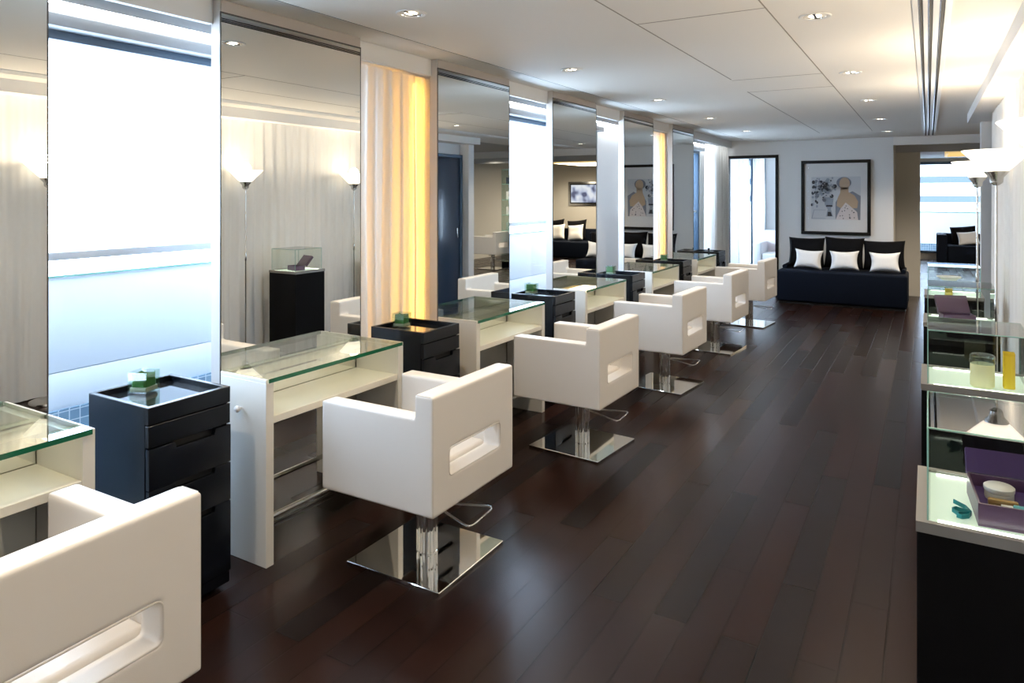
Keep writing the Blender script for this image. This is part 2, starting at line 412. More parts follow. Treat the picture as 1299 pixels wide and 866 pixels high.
# fascia over the gaps between mirrors
for k in range(-1, 6):
    y0 = (STN[k] if k >= 0 else STN[0] - P) + .441; y1 = STN[k + 1] - .441 if k < 5 else YB - .001
    struct(box('trim_%d' % (9 + k), (-2.73, -2.70, y0, y1, 2.30, 2.404), white_paint))
for i, (a, b_) in enumerate(((-.20, 2.80), (4.50, 7.50), (9.10, 11.40))):
    o = thing('strip_light', 'thin white strip light above the %s window bay' % ['nearest', 'middle', 'farthest'][i], 'strip light', (-2.90, (a + b_) / 2, 2.30))
    L_ = (b_ - a) / 2
    box('housing', (-.020, .014, -L_, L_, .001, .1045), boxgrey, o, .002)
    box('diffuser', (-.012, .008, -L_, L_, -.010, .0005), led, o, .002)

# exterior parapet and building opposite
pr = thing('parapet', 'pale panelled balcony parapet on a blue tiled base outside the left windows', 'parapet', (-3.66, 5.5, 0))
box('tile_base', (-.06, .06, -6.5, 5.4, -.05, .51), tile, pr)
boxes('panel', [(-.05, .05, -6.5, 5.4, .51, .690), (-.05, .05, -6.5, 5.4, .694, 1.15)], pale_panel, pr, .002)
box('glass_cap', (-.055, .055, -6.5, 5.4, 1.151, 1.161), case_edge, pr)
tag(box('balcony_paving', (-4.4, -3.13, -1.2, 11.3, -.12, -.05), deckm), 'grey balcony paving outside the left windows', 'paving')
pr2 = thing('parapet', 'pale parapet on blue tiles beyond the far lounge window', 'parapet', (.8, 21.0, 0))
box('tile_base', (-3, 3, -.06, .06, -.12, .30), tile, pr2)
box('panel', (-3, 3, -.05, .05, .30, 1.10), pale_panel, pr2)
box('glass_cap', (-3, 3, -.055, .055, 1.10, 1.125), case_edge, pr2)
tag(box('balcony_paving', (-3, 5, 19.75, 21.0, -.18, -.121), deckm), 'grey paving beyond the far lounge window', 'paving')
bd = thing('building', 'pale building with horizontal bands seen through the far lounge window', 'building', (1, 30, -3))
bandm = mat('facade_band', (.030, .042, .062), .6); lightf = mat('facade_white', (.95, .97, 1), .7)
boxes('wall', [(-9, 9, 0, 3, 0, 12)], lightf, bd)
for z in (4.27, 4.98, 5.75): box('balcony_band', (-9, 9, -.35, -.01, z, z + .24), bandm, bd, .02)

# ------------------------------------------------------------------ mirrors
def make_mirror(label):
    t = thing('wall_mirror', label, 'mirror', (XM, 0, 0), 0, 'floor to ceiling mirrors along the stations')
    boxes('casing', [(-.062, -.004, -.44, .44, 0.001, 2.404)], mat('mirror_casing', (.62, .60, .58), .3, .25), t)
    box('header_panel', (-.004, .0, -.436, .436, 2.350, 2.402), mat('mirror_header', (.42, .38, .35), .45), t)
    box('mirror_pane', (-.004, .0, -.436, .436, .004, 2.343), mirror_m, t)
    boxes('edge_strip', [(-.004, .002, -.44, .44, 2.343, 2.350), (-.004, .001, -.4405, -.436, .004, 2.343), (-.004, .001, .436, .4405, .004, 2.343)], edge_dark, t)
    return t
m0 = make_mirror('tall mirror behind the nearest desk, cut off by the left edge of the photo')
m0.location.y = STN[0]
ml = ['tall mirror reflecting two torch lamps and a black display case', 'tall mirror reflecting the navy door and glass shelves',
      'tall mirror reflecting the television and a dark sofa', 'tall mirror reflecting the framed picture, fifth from the camera',
      'farthest and narrowest-looking mirror, next to the last curtain bay']
for i in range(5): dup(m0, (XM, STN[i + 1], 0), None, ml[i])

# ------------------------------------------------------------------ curtains
def curtain(name, pts, z0, z1, m, label, folds=10, amp=.03, group=None, seed=1, gather=.5):
    """sheet along pts[0]->pts[1] (xy) with soft folds whose depth fades a little at the top"""
    rnd = random.Random(seed)
    a, b = Vector((*pts[0], 0)), Vector((*pts[1], 0)); L_ = (b - a).length; d = (b - a).normalized(); nrm = Vector((-d.y, d.x, 0))
    nu = int(folds * 14); nz = 12; ph = [rnd.uniform(0, 6) for _ in range(6)]; fr = [folds * rnd.uniform(.55, 1.5) for _ in range(3)]
    bm = bmesh.new(); g = []
    for j in range(nz + 1):
        z = z0 + (z1 - z0) * j / nz; row = []
        for i in range(nu + 1):
            u = i / nu
            w = math.sin(2*PI*folds*u + ph[0] + .9 * math.sin(2*PI*fr[0]*.31*u + ph[3])) * .6 + math.sin(2*PI*fr[1]*u + ph[1]) * .28 + math.sin(2*PI*fr[2]*2.1*u + ph[2]) * .15
            k = amp * (1 - gather * (j / nz) ** 3)
            sway = .006 * math.sin(3 * z + ph[4] + 9 * u)
            row.append(bm.verts.new(a + d * (L_ * u + sway) + nrm * (w * k) + Vector((0, 0, z))))
        g.append(row)
    for j in range(nz):
        for i in range(nu): bm.faces.new((g[j][i], g[j][i+1], g[j+1][i+1], g[j+1][i]))
    me = bpy.data.meshes.new(name); bm.to_mesh(me); bm.free()
    o = finish(name, me, m, None, None)
    me.shade_smooth()
    return tag(o, label, 'curtain', group)

def gap(i): return STN[i] + .447, STN[i + 1] - .449
y0, y1 = gap(1); curtain('sheer_curtain', ((-2.784, y0 - .10), (-2.784, y1 + .16)), .02, 2.299, sheer_bay, 'sheer curtain with a warm glow in the gap after the second mirror', 9, .026, seed=3)
y0, y1 = gap(4); curtain('sheer_curtain', ((-2.784, y0 - .10), (-2.784, y1 + .16)), .02, 2.299, sheer_bay, 'sheer curtain with a warm glow between the two farthest mirrors', 9, .026, seed=5)
curtain('sheer_curtain', ((-2.78, 10.2), (-2.74, 11.38)), .02, 2.299, sheer_bay, 'white sheer curtain beside the dark framed doorway', 9, .045, seed=8)
curtain('sheer_curtain', ((.50, 7.58), (.50, -2.5)), .012, 2.36, sheer_white, 'long sheer curtain hanging behind the lamps and display cases', 74, .017, seed=11)
curtain('sheer_curtain', ((-3.36, 14.62), (-3.10, 14.62)), .02, 2.35, sheer_bay, 'left white curtain at the window seen through the doorway', 6, .035, seed=21)
curtain('sheer_curtain', ((-3.03, 14.62), (-2.80, 14.62)), .02, 2.35, sheer_bay, 'right white curtain at the window seen through the doorway', 6, .035, seed=22)
curtain('sheer_curtain', ((.95, 17.45), (1.8, 17.45)), .02, 2.38, sheer_bay, 'pale curtain beside the television wall', 8, .035, seed=25)
# warm vertical strips hidden in the curtain bays
for i, yy in ((0, STN[2] - .405), (1, STN[5] - .405)):
    o = thing('warm_strip_light', ['warm strip light behind the curtain beside the third mirror', 'warm strip light behind the curtain beside the farthest mirror'][i], 'strip light', (-2.86, yy, 0))
    box('housing', (-.014, .014, .001, .016, .001, 2.29), whitemetal, o)
    box('diffuser', (-.010, .010, -.012, .001, .12, 2.27), warmled, o)

# ------------------------------------------------------------------ styling desk
def make_desk():
    """origin at mirror plane, floor, near end; runs +x towards the room and +y"""
    t = thing('styling_desk', '', 'desk')
    W, D, H_ = .882, .293, .782
    for s in (0, 1):
        y = 0 if s == 0 else W - .04
        boxes('side_panel', [(.002, D, y, y + .04, .001, .766), (.002, D, y + (.0 if s == 0 else .030), y + (.010 if s == 0 else .04), .766, H_)], cream, t, .0012, 1)
    gt = box('glass_top', (.003, D + .004, .011, W - .011, .7662, .7835), glass_top, t)
    box('glass_edge', (D + .0042, D + .0052, .011, W - .011, .7662, .7835), glass_edge, gt)
    box('shelf', (.003, D - .003, .041, W - .041, .592, .622), cream_in, t, .001, 1)
    boxes('support_rail', [(.010, .040, .041, W - .041, .735, .7655)], cream_in, t)
    tube('foot_rail', [(.165, .04, .135), (.165, W - .04, .135)], .0125, chrome, t, 20)
    bm = bmesh.new(); add_lathe(bm, [(0, 0), (.005, 0), (.005, .012), (.012, .015), (.0145, .022), (.012, .030), (.004, .034), (0, .034)], seg=20)
    bmesh.ops.rotate(bm, verts=bm.verts[:], cent=(0, 0, 0), matrix=Matrix.Rotation(PI/2, 3, 'X'))
    bmesh.ops.translate(bm, verts=bm.verts[:], vec=(.14, 0, .645))
    bm_obj('knob', bm, whitemetal, t)
    return t
desk0 = make_desk()
dl = ['white glass-topped desk cut off at the left edge, behind the nearest chair', 'white glass-topped desk behind the second chair from the camera',
      'white glass-topped desk behind the third chair from the camera', 'white glass-topped desk behind the fourth chair from the camera',
      'white glass-topped desk behind the fifth chair from the camera', 'farthest white glass-topped desk, beside the last trolley']
for i in range(6):
    if i == 0: desk0.location = (XM + .001, STN[0] - .441, 0); desk0['label'] = dl[0]; desk0['group'] = 'styling desks along the mirrors'
    else: dup(desk0, (XM + .001, STN[i] - .441, 0), None, dl[i])

# ------------------------------------------------------------------ trolley cabinet
def make_trolley():
    """origin: floor, back/near corner; 0.38 deep in x, 0.34 wide in y"""
    t = thing('drawer_trolley', '', 'drawer cabinet')
    X, Y, Z = .38, .34, .795
    boxes('carcass', [(0, X - .022, 0, .018, .03, Z), (0, X - .022, Y - .018, Y, .03, Z), (0, .018, .018, Y - .018, .03, Z),
                      (.018, X - .022, .018, Y - .018, .03, .045), (X - .022, X, 0, Y, .733, Z), (X - .020, X - .004, 0, Y, .024, .068)], blackwood, t, .0015, 1)
    box('tray', (.018, X - .022, .018, Y - .018, .760, .772), trayblack, t)
    def front(z0, z1, proud):
        n0, n1, nh = Y * .30, Y * .80, .022
        lp = [(0.001, z0), (Y - .001, z0), (Y - .001, z1), (n1, z1), (n1 - .006, z1 - nh), (n0 + .006, z1 - nh), (n0, z1), (0.001, z1)]
        f = plate('drawer_front', [lp], .020, blackwood, t, 0.0008, 'YZ', X - .010 + proud)
        box('drawer_recess', (X - .10, X - .022, .019, Y - .019, z0 + .01, z1 - .004), notch, f)
        return f
    box('drawer_front', (X - .020, X, .001, Y - .001, .652, .728), blackwood, t, .0008, 1)
    front(.501, .646, .004); front(.351, .497, .004); front(.073, .347, .004)
    for px, py in ((.05, .04), (.05, Y - .04), (X - .06, .04), (X - .06, Y - .04)):
        lathe('foot', [(.016, 0.0005), (.016, .026), (.010, .0295)], notch, t, (px, py, 0), 16)
    return t
tr0 = make_trolley()
tl = ['black drawer trolley in front of the bright window, between the two nearest desks', 'black drawer trolley in front of the warm glowing curtain, nearer one',
      'black drawer trolley between the third and fourth desks', 'black drawer trolley between the fourth and fifth desks',
      'black drawer trolley between the two farthest desks', 'farthest black drawer trolley, carrying a small black stand']
for i in range(6):
    loc = (-2.752 + .002, 1.475 + P * i, 0)
    if i == 0: tr0.location = loc; tr0['label'] = tl[0]; tr0['group'] = 'black drawer trolleys beside the desks'
    else: dup(tr0, loc, None, tl[i])

# glass cube planters
def make_cube():
    t = thing('glass_planter', '', 'planter')
    s = .041; h = .084
    w_ = .005
    boxes('glass_cube', [(-s, s, -s, s, 0, .007), (-s, s, -s, -s + w_, .0072, h), (-s, s, s - w_, s, .0072, h), (-s, -s + w_, -s + w_, s - w_, .0072, h), (s - w_, s, -s + w_, s - w_, .0072, h)], clear_glass, t, .001, 1)
    lw = rrect(-s + .008, s - .008, -s + .008, s - .008, .012, 5)
    bm = bmesh.new(); n_ = len(lw); rows = []
    for j in range(5): rows.append([bm.verts.new((x_ * (1 - .01 * j), y_ * (1 - .01 * j), .0255 + (h - .036) * j / 4 + (.004 * math.sin(k_ * .9) if j == 4 else 0))) for k_, (x_, y_) in enumerate(lw)])
    for A, B in zip(rows, rows[1:]):
        for k_ in range(n_): bm.faces.new((A[k_], A[(k_+1) % n_], B[(k_+1) % n_], B[k_]))
    bm_obj('leaf_wrap', bm, leaf, t)
    box('soil', (-s + .006, s - .006, -s + .006, s - .006, .008, .024), pebble, t, .002)
    bm = bmesh.new(); r = random.Random(4)
    for k in range(60):
        a = r.uniform(0, 2*PI); rr = r.uniform(0, .024); L_ = r.uniform(.034, .056); w = r.uniform(.008, .013)
        b0 = Vector((rr * math.cos(a), rr * math.sin(a), .022)); dd = Vector((math.cos(a) * .16, math.sin(a) * .16, 1)).normalized(); s_ = Vector((-math.sin(a), math.cos(a), 0))
        p = [b0, b0 + dd * L_ * .5 + s_ * w, b0 + dd * L_, b0 + dd * L_ * .5 - s_ * w]
        q = [bm.verts.new(v) for v in p]; c_ = bm.verts.new(b0 + dd * L_ * .5 + Vector((math.cos(a), math.sin(a), 0)) * .003)
        for x, y in ((0, 1), (1, 2), (2, 3), (3, 0)): bm.faces.new((q[x], q[y], c_))
    bm_obj('leaves', bm, leaf, t)
    return t
OFFS = [(.088, .165), (.085, .17), (.072, .19), (.085, .19), (.10, .18)]
cube0 = make_cube()
cl = ['small square glass planter with green leaves on the nearest trolley', 'small glass planter with leaves on the trolley by the warm curtain',
      'small glass planter with leaves on the third trolley, in front of the window', 'small glass planter with leaves on the fourth trolley',
      'small glass planter with leaves on the fifth trolley, by the far warm curtain']
offs = OFFS
for i in range(5):
    loc = (-2.75 + offs[i][0], 1.475 + P * i + offs[i][1], .7725)
    rz = [.35, .1, .0, .05, .1][i]
    if i == 0: cube0.location = loc; cube0.rotation_euler.z = rz; cube0['label'] = cl[0]; cube0['group'] = 'glass planters on the trolleys'
    else: dup(cube0, loc, rz, cl[i])
bh = thing('black_stand', 'low black accessory stand on the farthest trolley', 'stand', (-2.55, 1.475 + P * 5 + .17, .7725))
boxes('base', [(-.06, .06, -.05, .05, 0, .02)], blackwood, bh, .003)
lathe('knob', [(.008, 0), (.008, .016), (.016, .020), (.016, .032), (.006, .038)], blackwood, bh, (0, 0, .02), 16)

# ------------------------------------------------------------------ salon chair
def make_chair():
    """origin at base centre on the floor; back towards +x, occupant faces -x"""
    t = thing('salon_chair', '', 'chair')
    hw = .300; xb = .255; xf = -.322; zb = .322; za = .690; zt = .785; at_ = .085; bt = .088
    c = .018
    inner = hw - at_
    def blocks():
        bm = bmesh.new()
        for q in ((xf, xb - .03, -hw, -inner, zb, za), (xf, xb - .03, inner, hw, zb, za),
                  (xb - bt, xb, -hw, -.188, zb, zt), (xb - bt, xb, .188, hw, zb, zt),
                  (xb - bt, xb, -.19, .19, .560, zt), (xb - bt, xb, -.19, .19, zb, .452)):
            add_box(bm, *q)
        return bm
    bm = blocks(); me = bpy.data.meshes.new('tmp'); bm.to_mesh(me); bm.free()
    tmp = bpy.data.objects.new('tmp', me); COL.objects.link(tmp)
    md = tmp.modifiers.new('r', 'REMESH'); md.mode = 'VOXEL'; md.voxel_size = .0065
    md = tmp.modifiers.new('s', 'SMOOTH'); md.factor = .5; md.iterations = 9
    dg = bpy.context.evaluated_depsgraph_get(); dg.update()
    full = bpy.data.meshes.new_from_object(tmp.evaluated_get(dg)); bpy.data.objects.remove(tmp)
    def region(test, nm):
        b_ = bmesh.new(); b_.from_mesh(full)
        bmesh.ops.delete(b_, geom=[f_ for f_ in b_.faces if not test(f_.calc_center_median())], context='FACES')
        m_ = bpy.data.meshes.new(nm); b_.to_mesh(m_); b_.free(); m_.materials.clear()
        o_ = finish(nm, m_, leather, t, None); m_.shade_smooth(); return o_
    cut = xb - bt + .006
    bk = region(lambda c_: c_.x > cut, 'backrest')
    region(lambda c_: c_.x <= cut and c_.y < 0, 'armrest'); region(lambda c_: c_.x <= cut and c_.y >= 0, 'armrest')
    bm = bmesh.new(); lp = rrect(-.1925, .1925, .4515, .5605, .0205, 6)
    add_tube(bm, [(xb - .0015, a, b) for a, b in lp], .0024, 6, True); bm_obj('slot_trim', bm, mat('trim_piping', (.66, .62, .57), .4), bk)
    bm = bmesh.new()
    for s_ in (-1, 1):
        yy = s_ * (hw - .0030)
        add_tube(bm, [(xb - .0030, yy, z) for z in (zb + .012, zt - .012)], .0016, 6)
        add_tube(bm, [(xb - .012, yy, zt - .0026), (xb - bt + .010, yy, zt - .0026)], .0014, 6)
        add_tube(bm, [(xb - bt - .01, yy, za - .0026), (xf + .010, yy, za - .0026)], .0014, 6)
    bm_obj('piping', bm, MATS['trim_piping'], bk)
    bm = bmesh.new(); add_box(bm, xf + .012, xb - bt - .001, -inner + .001, inner - .001, .395, .462, .022, 4); bm_obj('seat_cushion', bm, leather, t)
    box('seat_base', (xf + .010, xb - bt - .001, -inner + .001, inner - .001, zb + .002, .396), leather, t, .006)
    # column
    col = bmesh.new(); add_lathe(col, [(.044, .0150), (.044, .019), (.040, .020), (.040, .255), (.044, .258), (.044, .300), (.060, .304), (.060, .321)], seg=36)
    cobj = bm_obj('column', col, chrome, t)
    bm = bmesh.new()
    for k in range(8):
        a = k * PI/4; add_tube(bm, [(.040 * math.cos(a), .040 * math.sin(a), .020), (.040 * math.cos(a), .040 * math.sin(a), .25)], .0062, 8)
    bm_obj('column_rib', bm, chrome, cobj)
    box('swivel_plate', (-.10, .10, -.09, .09, .3145, .3215), steel, t, .001)
    box('base_plate', (-.24, .24, -.24, .24, .0005, .0145), chrome, t, .002, 1)
    # pump lever: closed loop bar reaching out behind the chair
    pts = []
    P0 = [(.04, .035), (.225, .140), (.240, .138), (.252, .122), (.262, -.035), (.255, -.052), (.238, -.055), (.04, .005)]
    for x, y in P0: pts.append((x, y, .215 - .07 * max(0, x - .04)))
    tube('pump_lever', pts, .0048, chrome, t, 10, True)
    tube('release_lever', [(-.045, -.03, .285), (-.05, .10, .285), (.02, .155, .28)], .005, chrome, t, 10)
    return t
ch0 = make_chair()
chl = ['white leather salon chair cut off at the lower left corner', 'white leather salon chair second from the camera, beside the tall white desk panel',
       'white leather salon chair third from the camera', 'white leather salon chair fourth from the camera',
       'white leather salon chair fifth from the camera', 'farthest white leather salon chair, next to the sofa']
rot = [1.0, .4, -1.0, -2.0, -2.5, -2.5]; xs = [-1.862, -1.862, -1.850, -1.850, -1.850, -1.850]
chairs = []
for i in range(6):
    loc = (xs[i], STN[i] + (0, 0, -.015, 0, 0, 0)[i], 0)
    if i == 0: c = ch0; c.location = loc; c.rotation_euler.z = math.radians(rot[0]); c['label'] = chl[0]; c['group'] = 'white salon chairs along the stations'
    else: c = dup(ch0, loc, math.radians(rot[i]), chl[i])
    for k in c.children:
        if k.name.startswith('base_plate'): k.rotation_euler.z = math.radians((0, 0, -4, -4, -3, -3)[i])
    chairs.append(c)
dup(ch0, (2.55, 12.45, 0), math.radians(178), 'white salon chair in the far lounge, seen only in the third mirror')
dup(tr0, (2.95, 11.75, 0), math.radians(0), 'black drawer trolley in the far lounge, seen only in the third mirror')

# ------------------------------------------------------------------ display cases
def box5(name, b, m, parent, th=.005):
    x0, x1, y0, y1, z0, z1 = b
    return boxes(name, [(x0, x1, y0, y0 + th, z0, z1), (x0, x1, y1 - th, y1, z0, z1), (x0, x0 + th, y0 + th, y1 - th, z0, z1), (x1 - th, x1, y0 + th, y1 - th, z0, z1)], m, parent)
def make_case():
    """origin at floor, near-left corner of the glass; x to the right, y away"""
    t = thing('display_case', '', 'display case')
    X, Y = .33, .345
    box('pedestal', (-.022, X + .022, -.014, Y + .022, .001, .775), pedestal_black, t, .002, 1)
    boxes('top_rim', [(-.024, X + .024, -.016, .0, .7755, .800), (-.024, X + .024, Y, Y + .024, .7755, .800), (-.024, 0, 0, Y, .7755, .800), (X, X + .024, 0, Y, .7755, .800)], rim_grey, t)
    lp = box('light_panel', (.0005, X - .0005, .0005, Y - .0005, .7755, .795), glow, t)
    boxes('lamp_tube', [(.02, X - .02, .012, .020, .7952, .7985), (.02, X - .02, Y - .020, Y - .012, .7952, .7985)], tube_glow, lp)
    g = box5('glass_cover', (.0, X, .0, Y, .8005, 1.010), case_glass, t)
    box('glass_lid', (.0003, X - .0003, .0003, Y - .0003, 1.0103, 1.0153), lid_glass, t)
    e = .0022; z = 1.0155
    fr = [(0, 0), (X, 0), (X, Y), (0, Y)]
    bm = bmesh.new()
    for k in range(4):
        a, b_ = fr[k], fr[(k + 1) % 4]
        add_tube(bm, [(a[0], a[1], z - .002), (b_[0], b_[1], z - .002)], e, 6); add_tube(bm, [(a[0], a[1], .801), (a[0], a[1], z - .003)], e, 6)
    bm_obj('glass_edge', bm, case_edge, g)
    return t
cs0 = make_case(); CY = [1.88, 3.24, 4.80, 6.13]
csl = ['nearest glass-topped black display case, holding an open purple box', 'second glass-topped black display case, with a cream candle and yellow bottle',
       'third glass-topped black display case, holding a tilted purple box', 'farthest glass-topped black display case, with a gold box and glass dish']
for i in range(4):
    if i == 0: cs0.location = (0, CY[0], 0); cs0['label'] = csl[0]; cs0['group'] = 'glass display cases by the curtain'
    else: dup(cs0, (0, CY[i], 0), None, csl[i])

def gift_box(label, loc, rz, w, d, h, tilt, ll=None, lidm=None):
    ll = ll or d * .95
    t = thing('gift_box', label, 'box', loc, rz)
    th = .005
    boxes('tray', [(-w/2, w/2, -d/2, d/2, 0, th), (-w/2, w/2, -d/2, -d/2 + th, th, h), (-w/2, w/2, d/2 - th, d/2, th, h), (-w/2, -w/2 + th, -d/2 + th, d/2 - th, th, h), (w/2 - th, w/2, -d/2 + th, d/2 - th, th, h)], purple, t, .0006, 1)
    box('lining', (-w/2 + th + .0005, w/2 - th - .0005, -d/2 + th + .0005, d/2 - th - .0005, th + .0005, h * .45), purple_in, t)
    bm = bmesh.new(); add_box(bm, -w/2, w/2, 0, ll, -.003, .003, .0006, 1)
    add_box(bm, -w/2, w/2, ll - th, ll, -.02, -.003); add_box(bm, -w/2, -w/2 + th, 0, ll, -.02, -.003); add_box(bm, w/2 - th, w/2, 0, ll, -.02, -.003)
    bmesh.ops.rotate(bm, verts=bm.verts[:], cent=(0, 0, 0), matrix=Matrix.Rotation(tilt, 3, 'X')); bmesh.ops.translate(bm, verts=bm.verts[:], vec=(0, d/2 + .004, h))
    bm_obj('lid', bm, lidm or purple, t)
    return t
ZT = .7955
ZL = .7988
b1 = gift_box('open purple gift box of toiletries in the nearest display case', (.204, CY[0] + .145, ZT), math.radians(4), .225, .20, .052, math.radians(62), .060, purple_in)
# contents (things resting in the box)
def at1(x, y): 
    c, s = math.cos(math.radians(4)), math.sin(math.radians(4)); return (.204 + x * c - y * s, CY[0] + .145 + x * s + y * c)
zi = ZT + .052 * .45 + .0006
x, y = at1(-.055, .025); j = thing('cosmetic_jar', 'round white cream jar in the open purple box', 'jar', (x, y, zi))
lathe('jar_body', [(.028, 0), (.030, .004), (.030, .018), (.027, .020)], mat('pearl_white', (.72, .70, .66), .3), j, seg=28); lathe('lid', [(.031, .0202), (.032, .023), (.032, .030), (.028, .033)], MATS['pearl_white'], j, seg=28)
x, y = at1(-.052, -.022); tag(boxes('perfume_vial', [(x - .032, x + .028, y - .008, y + .008, zi, zi + .016)], amber, None, .004), 'small amber vial in the open purple box', 'vial')
x, y = at1(-.01, -.050)
def sq_tube(name, label, p, L_, r, m, rz):
    t = thing(name, label, 'tube', p, rz); bm = bmesh.new(); n = 18; rings = []
    for q, (f, w, h) in enumerate([(0, .55, .55), (.02, 1, 1), (.35, 1.0, .95), (.7, 1.1, .55), (1, 1.2, .12)]):
        rings.append([bm.verts.new((L_ * f, r * w * math.cos(2*PI*k/n), r + r * h * math.sin(2*PI*k/n))) for k in range(n)])
    for A, B in zip(rings, rings[1:]):
        for k in range(n): bm.faces.new((A[k], A[(k+1) % n], B[(k+1) % n], B[k]))
    bm.faces.new(rings[0]); bm.faces.new(rings[-1]); bm_obj('tube_body', bm, m, t)
    bm = bmesh.new(); add_tube(bm, [(-.022, 0, r), (-.0005, 0, r)], r * .7, 16); bm_obj('cap', bm, MATS['pearl_white'], t)
    return t
sq_tube('lotion_tube', 'turquoise lotion tube at the front of the open purple box', (*at1(-.04, -.055), zi), .12, .010, tealtube, math.radians(4))
sq_tube('hand_cream_tube', 'white hand cream tube in the middle of the open purple box', (*at1(.030, -.018), zi), .07, .017, MATS['pearl_white'], math.radians(70))
# ribbon
def ribbon(label, o, k=1.0):
    bm = bmesh.new()
    for loop in ([(0, 0), (-.030, .012), (-.038, .000), (-.026, -.020), (-.006, -.006)], [(0, 0), (-.010, .030), (-.030, .052), (-.034, .056)], [(0, 0), (-.006, -.022), (-.020, -.034), (-.030, -.030)]):
        for a, b_ in zip(loop, loop[1:]):
            A = Vector((o[0] + a[0]*k, o[1] + a[1]*k, o[2])); B = Vector((o[0] + b_[0]*k, o[1] + b_[1]*k, o[2]))
            q = [bm.verts.new(v) for v in (A, B, B + Vector((0, 0, .010)), A + Vector((0, 0, .010)))]; bm.faces.new(q)
    me = bpy.data.meshes.new('ribbon'); bm.to_mesh(me); bm.free()
    ob = finish('ribbon', me, tealm, None, None); sm = ob.modifiers.new('s', 'SOLIDIFY'); sm.thickness = .002; sm.offset = 0
    return tag(ob, label, 'ribbon')
ribbon('teal ribbon lying beside the open purple box', (.088, CY[0] + .09, ZT + .001), 1.0)
# candle and bottle in the second case
cd = thing('candle_jar', 'cream candle in a ribbed glass jar in the second display case', 'candle', (.185, CY[1] + .085, ZT))
lathe('candle', [(.038, 0), (.041, .004), (.041, .086), (.036, .090)], creamwax, cd, seg=30)
lathe('lid', [(.043, .0905), (.044, .094), (.044, .104), (.041, .106), (.043, .109), (.043, .120), (.036, .126)], clear_glass, cd, seg=14)
yb = thing('perfume_bottle', 'tall yellow bottle beside the candle in the second display case', 'bottle', (.272, CY[1] + .10, ZT))
boxes('bottle_body', [(-.019, .019, -.019, .019, 0, .128)], yellowglass, yb, .004)
boxes('rim', [(-.019, .019, -.019, -.013, .1285, .140), (-.019, .019, .013, .019, .1285, .140)], yellowglass, yb, .001)
b3 = gift_box('purple gift box with raised lid in the third display case', (.150, CY[2] + .15, ZT), math.radians(14), .17, .10, .045, math.radians(50), .12)
tag(boxes('gold_box', [(.11, .16, CY[3] + .06, CY[3] + .11, ZT, ZT + .05)], goldm, None, .002), 'small gold box in the farthest display case', 'box')
dd = thing('glass_dish', 'shallow glass dish on a stem in the farthest display case', 'dish', (.14, CY[3] + .22, ZT))
lathe('stem', [(.035, 0), (.034, .004), (.005, .010), (.005, .09)], whitemetal, dd, seg=20)
lathe('bowl', [(.006, .0905), (.05, .10), (.085, .125), (.083, .128), (.045, .105), (.0, .096)], whitemetal, dd, seg=24)

# ------------------------------------------------------------------ torch lamps
def make_lamp():
    t = thing('floor_lamp', '', 'floor lamp')
    lathe('base', [(.13, .0005), (.13, .012), (.125, .018), (.03, .026), (.012, .04), (.0, .04)], steel, t, seg=40)
    lathe('pole', [(.0065, .04), (.0065, .92), (.010, .925), (.010, 1.0), (.0065, 1.005), (.006, 1.60)], steel, t, seg=16)
    lathe('socket', [(.012, 1.60), (.030, 1.615), (.032, 1.64), (.055, 1.668), (.055, 1.674), (0, 1.674)], steel, t, seg=28)
    lathe('shade', [(.052, 1.675), (.075, 1.695), (.158, 1.782), (.155, 1.785), (.070, 1.70), (.0, 1.69)], shade_m, t, seg=48, cap=False)
    return t
lp0 = make_lamp(); LPOS = [(.345, 2.74), (.31, 4.47), (.30, 5.93), (.32, .95), (.32, 7.25)]
lpl = ['tall torch lamp between the two nearest display cases', 'tall torch lamp between the second and third display cases',
       'tall torch lamp between the third and farthest display cases', 'tall torch lamp nearer than the first display case', 'last torch lamp near the curtain end']
for i in range(4):
    if i == 0: lp0.location = (*LPOS[0], 0); lp0['label'] = lpl[0]; lp0['group'] = 'torch lamps in front of the curtain'
    else: dup(lp0, (*LPOS[i], 0), None, lpl[i])

# ------------------------------------------------------------------ downlights
def make_down():
    t = thing('downlight', '', 'ceiling light')
    lathe('trim_ring', [(.052, -.002), (.066, -.006), (.070, -.004), (.071, -.0008), (.066, .0)], whitemetal, t, seg=36, cap=False)
    lathe('reflector', [(.052, -.0025), (.048, .012), (.030, .030), (.016, .034)], chrome, t, seg=36, cap=False)
    boxes('louvre', [(-.006, .006, -.045, .045, -.0035, -.0005)], edge_dark, t)
    lathe('bulb', [(.028, -.0014), (.024, -.003), (.0, -.0035)], bulb_m, t, seg=20)
    return t
dn0 = make_down(); first = True
for side, xx, ys in (('left', -2.03, (.80, 2.52, 4.20, 5.93, 7.63, 9.38)), ('right', -.45, (1.80, 3.52, 5.26, 6.88, 8.65, 10.37))):
    for k, yy in enumerate(ys):
        lab = ['recessed round downlight in the %s ceiling row, outside the picture', 'recessed round downlight in the %s ceiling row, nearest the camera', 'recessed round downlight, second in the %s ceiling row',
               'recessed round downlight, third in the %s ceiling row', 'recessed round downlight, fourth in the %s ceiling row', 'recessed round downlight, farthest in the %s ceiling row'][k] % side
        if first: dn0.location = (xx, yy, ZC - .0005); dn0['label'] = lab; dn0['group'] = 'recessed downlights in the ceiling'; first = False
        else: dup(dn0, (xx, yy, ZC - .0005), None, lab)

